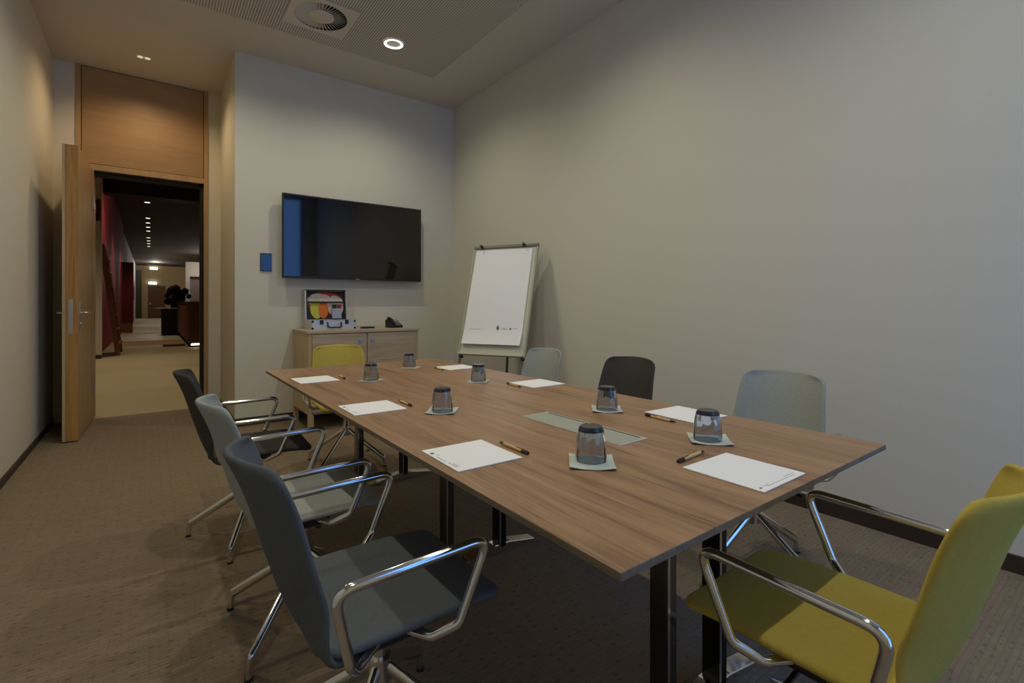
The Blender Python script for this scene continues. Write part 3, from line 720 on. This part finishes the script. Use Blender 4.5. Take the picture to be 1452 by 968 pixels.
# ------------------------------------------------------------------ on the table
def paper(cx, cy, w, l, rz, label, marks=True, flip=1):
    o = link('notepad', B(-w/2, -l/2, 0, w/2, l/2, .0025), PAPER); o.location = (cx, cy, TZ+.0006); o.rotation_euler.z = rz
    tag(o, label, 'notepad', 'notepads laid out on the table')
    if marks:
        b = bmesh.new(); s = flip   # printed footer faces the sitter
        box(b, -s*(w/2-.012)-.005, .055, .0025, -s*(w/2-.012)+.005, .067, .0029)
        k = link('printed_emblem', b, INKB, o)
        for y0, y1, xx in ((-.075, -.03, .012), (-.02, .03, .010), (-.07, -.045, .019), (.035, .045, .019)):
            link('printed_line', B(-s*(w/2-xx)-.0012, y0, .0025, -s*(w/2-xx)+.0012, y1, .0029), INKL, o)
    return o
paper(.684, 1.110, .19, .205, -.02, 'white notepad before the mid-grey chair, near left of the table', True, 1)
paper(.689, 1.846, .20, .205, -.01, 'white notepad before the light grey left chair', True, 1)
paper(.703, 2.722, .195, .215, .02, 'white notepad at the far left corner of the table', False)
paper(1.141, .613, .197, .198, .0, 'white notepad beside the near edge, before the foreground yellow chair', False)
paper(1.566, 1.056, .195, .21, -.03, 'white notepad partly behind the nearest right-hand glass', False)
paper(1.576, 1.92, .207, .197, 0, 'white notepad before the charcoal chair on the right', False)
paper(1.568, 2.72, .205, .19, 0, 'white notepad at the far right of the table near the flip chart', False)
# footer of the notepad at the near end is along its near edge
o = [x for x in C.objects if x.get('label', '').startswith('white notepad beside the near edge')][0]
b = bmesh.new(); box(b, -.086, -.086, .0025, -.078, -.081, .0029); link('printed_emblem', b, INKB, o)
for a in ((-.06, -.087, .0025, .07, -.0855, .0029), (.03, -.08, .0025, .08, -.0787, .0029), (-.068, -.082, .0025, -.045, -.0805, .0029)): link('printed_line', B(*a), INKL, o)

pen0 = [None]
def pen(x0, y0, x1, y1, label):
    if pen0[0] is None:
        r = empty('ballpoint_pen')
        b = bmesh.new(); cyl(b, (0, 0, .0048), (.085, 0, .0048), .0046, n=14); link('barrel', b, PENB, r, smooth=True)
        b = bmesh.new(); cyl(b, (.085, 0, .0048), (.112, 0, .0048), .0049, .0042, n=14); box(b, .06, -.0012, .009, .108, .0012, .0105); link('cap_and_clip', b, PENT, r, smooth=True)
        b = bmesh.new(); cyl(b, (-.018, 0, .0048), (0, 0, .0048), .0022, .0046, n=14); cyl(b, (-.024, 0, .0048), (-.018, 0, .0048), .0008, .0018, n=8); link('tip', b, PENT, r, smooth=True)
        pen0[0] = r
    else: r = dup_tree(pen0[0])
    a = math.atan2(y1-y0, x1-x0); L = math.hypot(x1-x0, y1-y0)
    k = .138/.136
    r.location = ((x0+x1)/2-math.cos(a)*.044, (y0+y1)/2-math.sin(a)*.044, TZ+.0005); r.rotation_euler.z = a
    tag(r, label, 'pen', 'card-barrel ballpoint pens')
pen(.806, 1.152, .805, 1.018, 'beige pen lying beside the near left notepad')
pen(.825, 1.912, .82, 1.77, 'beige pen beside the notepad of the light grey left chair')
pen(.847, 2.78, .837, 2.64, 'beige pen beside the far left notepad')
pen(1.203, .752, 1.064, .740, 'beige pen lying crosswise behind the notepad at the near end')
pen(1.418, .99, 1.429, 1.128, 'beige pen along the notepad behind the nearest right-hand glass')
pen(1.431, 1.86, 1.444, 1.998, 'beige pen along the notepad before the charcoal right chair')
pen(1.425, 2.62, 1.439, 2.765, 'beige pen along the notepad nearest the flip chart')

def facet(a, z, i): return 1 if i > 4 else 1-.05*(1-abs(math.cos(5*a)))*(1 if .006 < z < .075 else .3)
gp = [None]
def glass(x, y, rz, label, clabel, crz, cs_=.11, dx=0, dy=0):
    c = link('coaster', bmesh.new(), COAST)
    b = bmesh.new(); n = 8; h = cs_/2; g = [[b.verts.new((-h+2*h*i/n, -h+2*h*j/n, 0)) for j in range(n+1)] for i in range(n+1)]
    for i in range(n):
        for j in range(n): b.faces.new((g[i][j], g[i+1][j], g[i+1][j+1], g[i][j+1]))
    for v in b.verts:
        d = max(0, (abs(v.co.x)+abs(v.co.y))/h-1.35); v.co.z = .0012+(.008*d if cs_ > .1 else .0)
    r = bmesh.ops.extrude_face_region(b, geom=b.faces[:]); 
    for v in [q for q in r['geom'] if isinstance(q, bmesh.types.BMVert)]: v.co.z += .0014
    bmesh.ops.recalc_face_normals(b, faces=b.faces); b.to_mesh(c.data); b.free()
    c.location = (x+dx, y+dy, TZ); c.rotation_euler.z = crz
    tag(c, clabel, 'coaster', 'paper coasters under the glasses')
    zt = TZ+.0029
    if gp[0] is None:
        r = empty('water_glass')
        b = bmesh.new(); lathe(b, [(.0395, 0), (.0404, .012), (.0398, .032), (.0372, .056), (.0332, .0755), (.029, .0755), (.0305, .066), (.034, .052), (.0372, .03), (.0383, .012), (.0379, 0), (.0395, 0)], 80, facet); link('glass_body', b, GLASS, r, smooth=True)
        b = bmesh.new(); lathe(b, [(0, .087), (.0275, .087), (.0312, .0815), (.033, .0757), (.0305, .0742), (0, .0742)], 40, None); link('thick_base', b, GLASSB, r, smooth=True)
        gp[0] = r
    else: r = dup_tree(gp[0])
    r.location = (x, y, zt); r.rotation_euler.z = rz
    tag(r, label, 'glass', 'upturned water glasses')
glass(.905, .885, .2, 'upturned glass nearest the camera, in front of the cable hatch', 'pale coaster under the nearest glass', math.radians(-42), .112, -.012, -.014)
glass(.875, 1.622, .5, 'upturned glass right of the notepad of the light grey left chair', 'pale coaster second from the near end on the left side', math.radians(-40), .108, -.0, .004)
glass(.935, 2.52, .1, 'upturned glass by the far left notepad', 'pale coaster by the far left notepad', math.radians(40), .10)
glass(1.33, 2.905, .1, 'farthest upturned glass, before the sideboard', 'pale coaster farthest away before the sideboard', math.radians(42), .10, .0, -.02)
glass(1.375, 2.155, .3, 'upturned glass in the middle of the table in front of the flip chart', 'pale coaster in the middle in front of the flip chart', math.radians(48), .10)
glass(1.392, 1.278, .6, 'upturned glass in front of the charcoal right chair', 'pale coaster in front of the charcoal right chair', math.radians(-42), .11)
glass(1.318, .815, .4, 'upturned glass at the near right, before the light grey chair', 'pale coaster at the near right, slightly curled', math.radians(-48), .113, .005, -.003)

# ------------------------------------------------------------------ daylight, camera, colour
W = bpy.data.worlds.new('dusk_sky'); S.world = W; W.use_nodes = True
W.node_tree.nodes['Background'].inputs[0].default_value = (.16, .40, 1.0, 1)
W.node_tree.nodes['Background'].inputs[1].default_value = 2.2
cam = bpy.data.cameras.new('camera'); co = bpy.data.objects.new('camera', cam); C.objects.link(co)
co.location = (0, 0, 1.14); co.rotation_euler = (PI/2, 0, -math.radians(36.4576))
cam.sensor_width = 36; cam.lens = 693/1452*36; cam.shift_y = -(484-432.5)/1452; cam.clip_start = .05; cam.clip_end = 200
S.camera = co
S.view_settings.view_transform = 'Standard'; S.view_settings.look = 'None'; S.view_settings.gamma = 1; S.view_settings.use_curve_mapping = False
S.view_settings.exposure = -.06
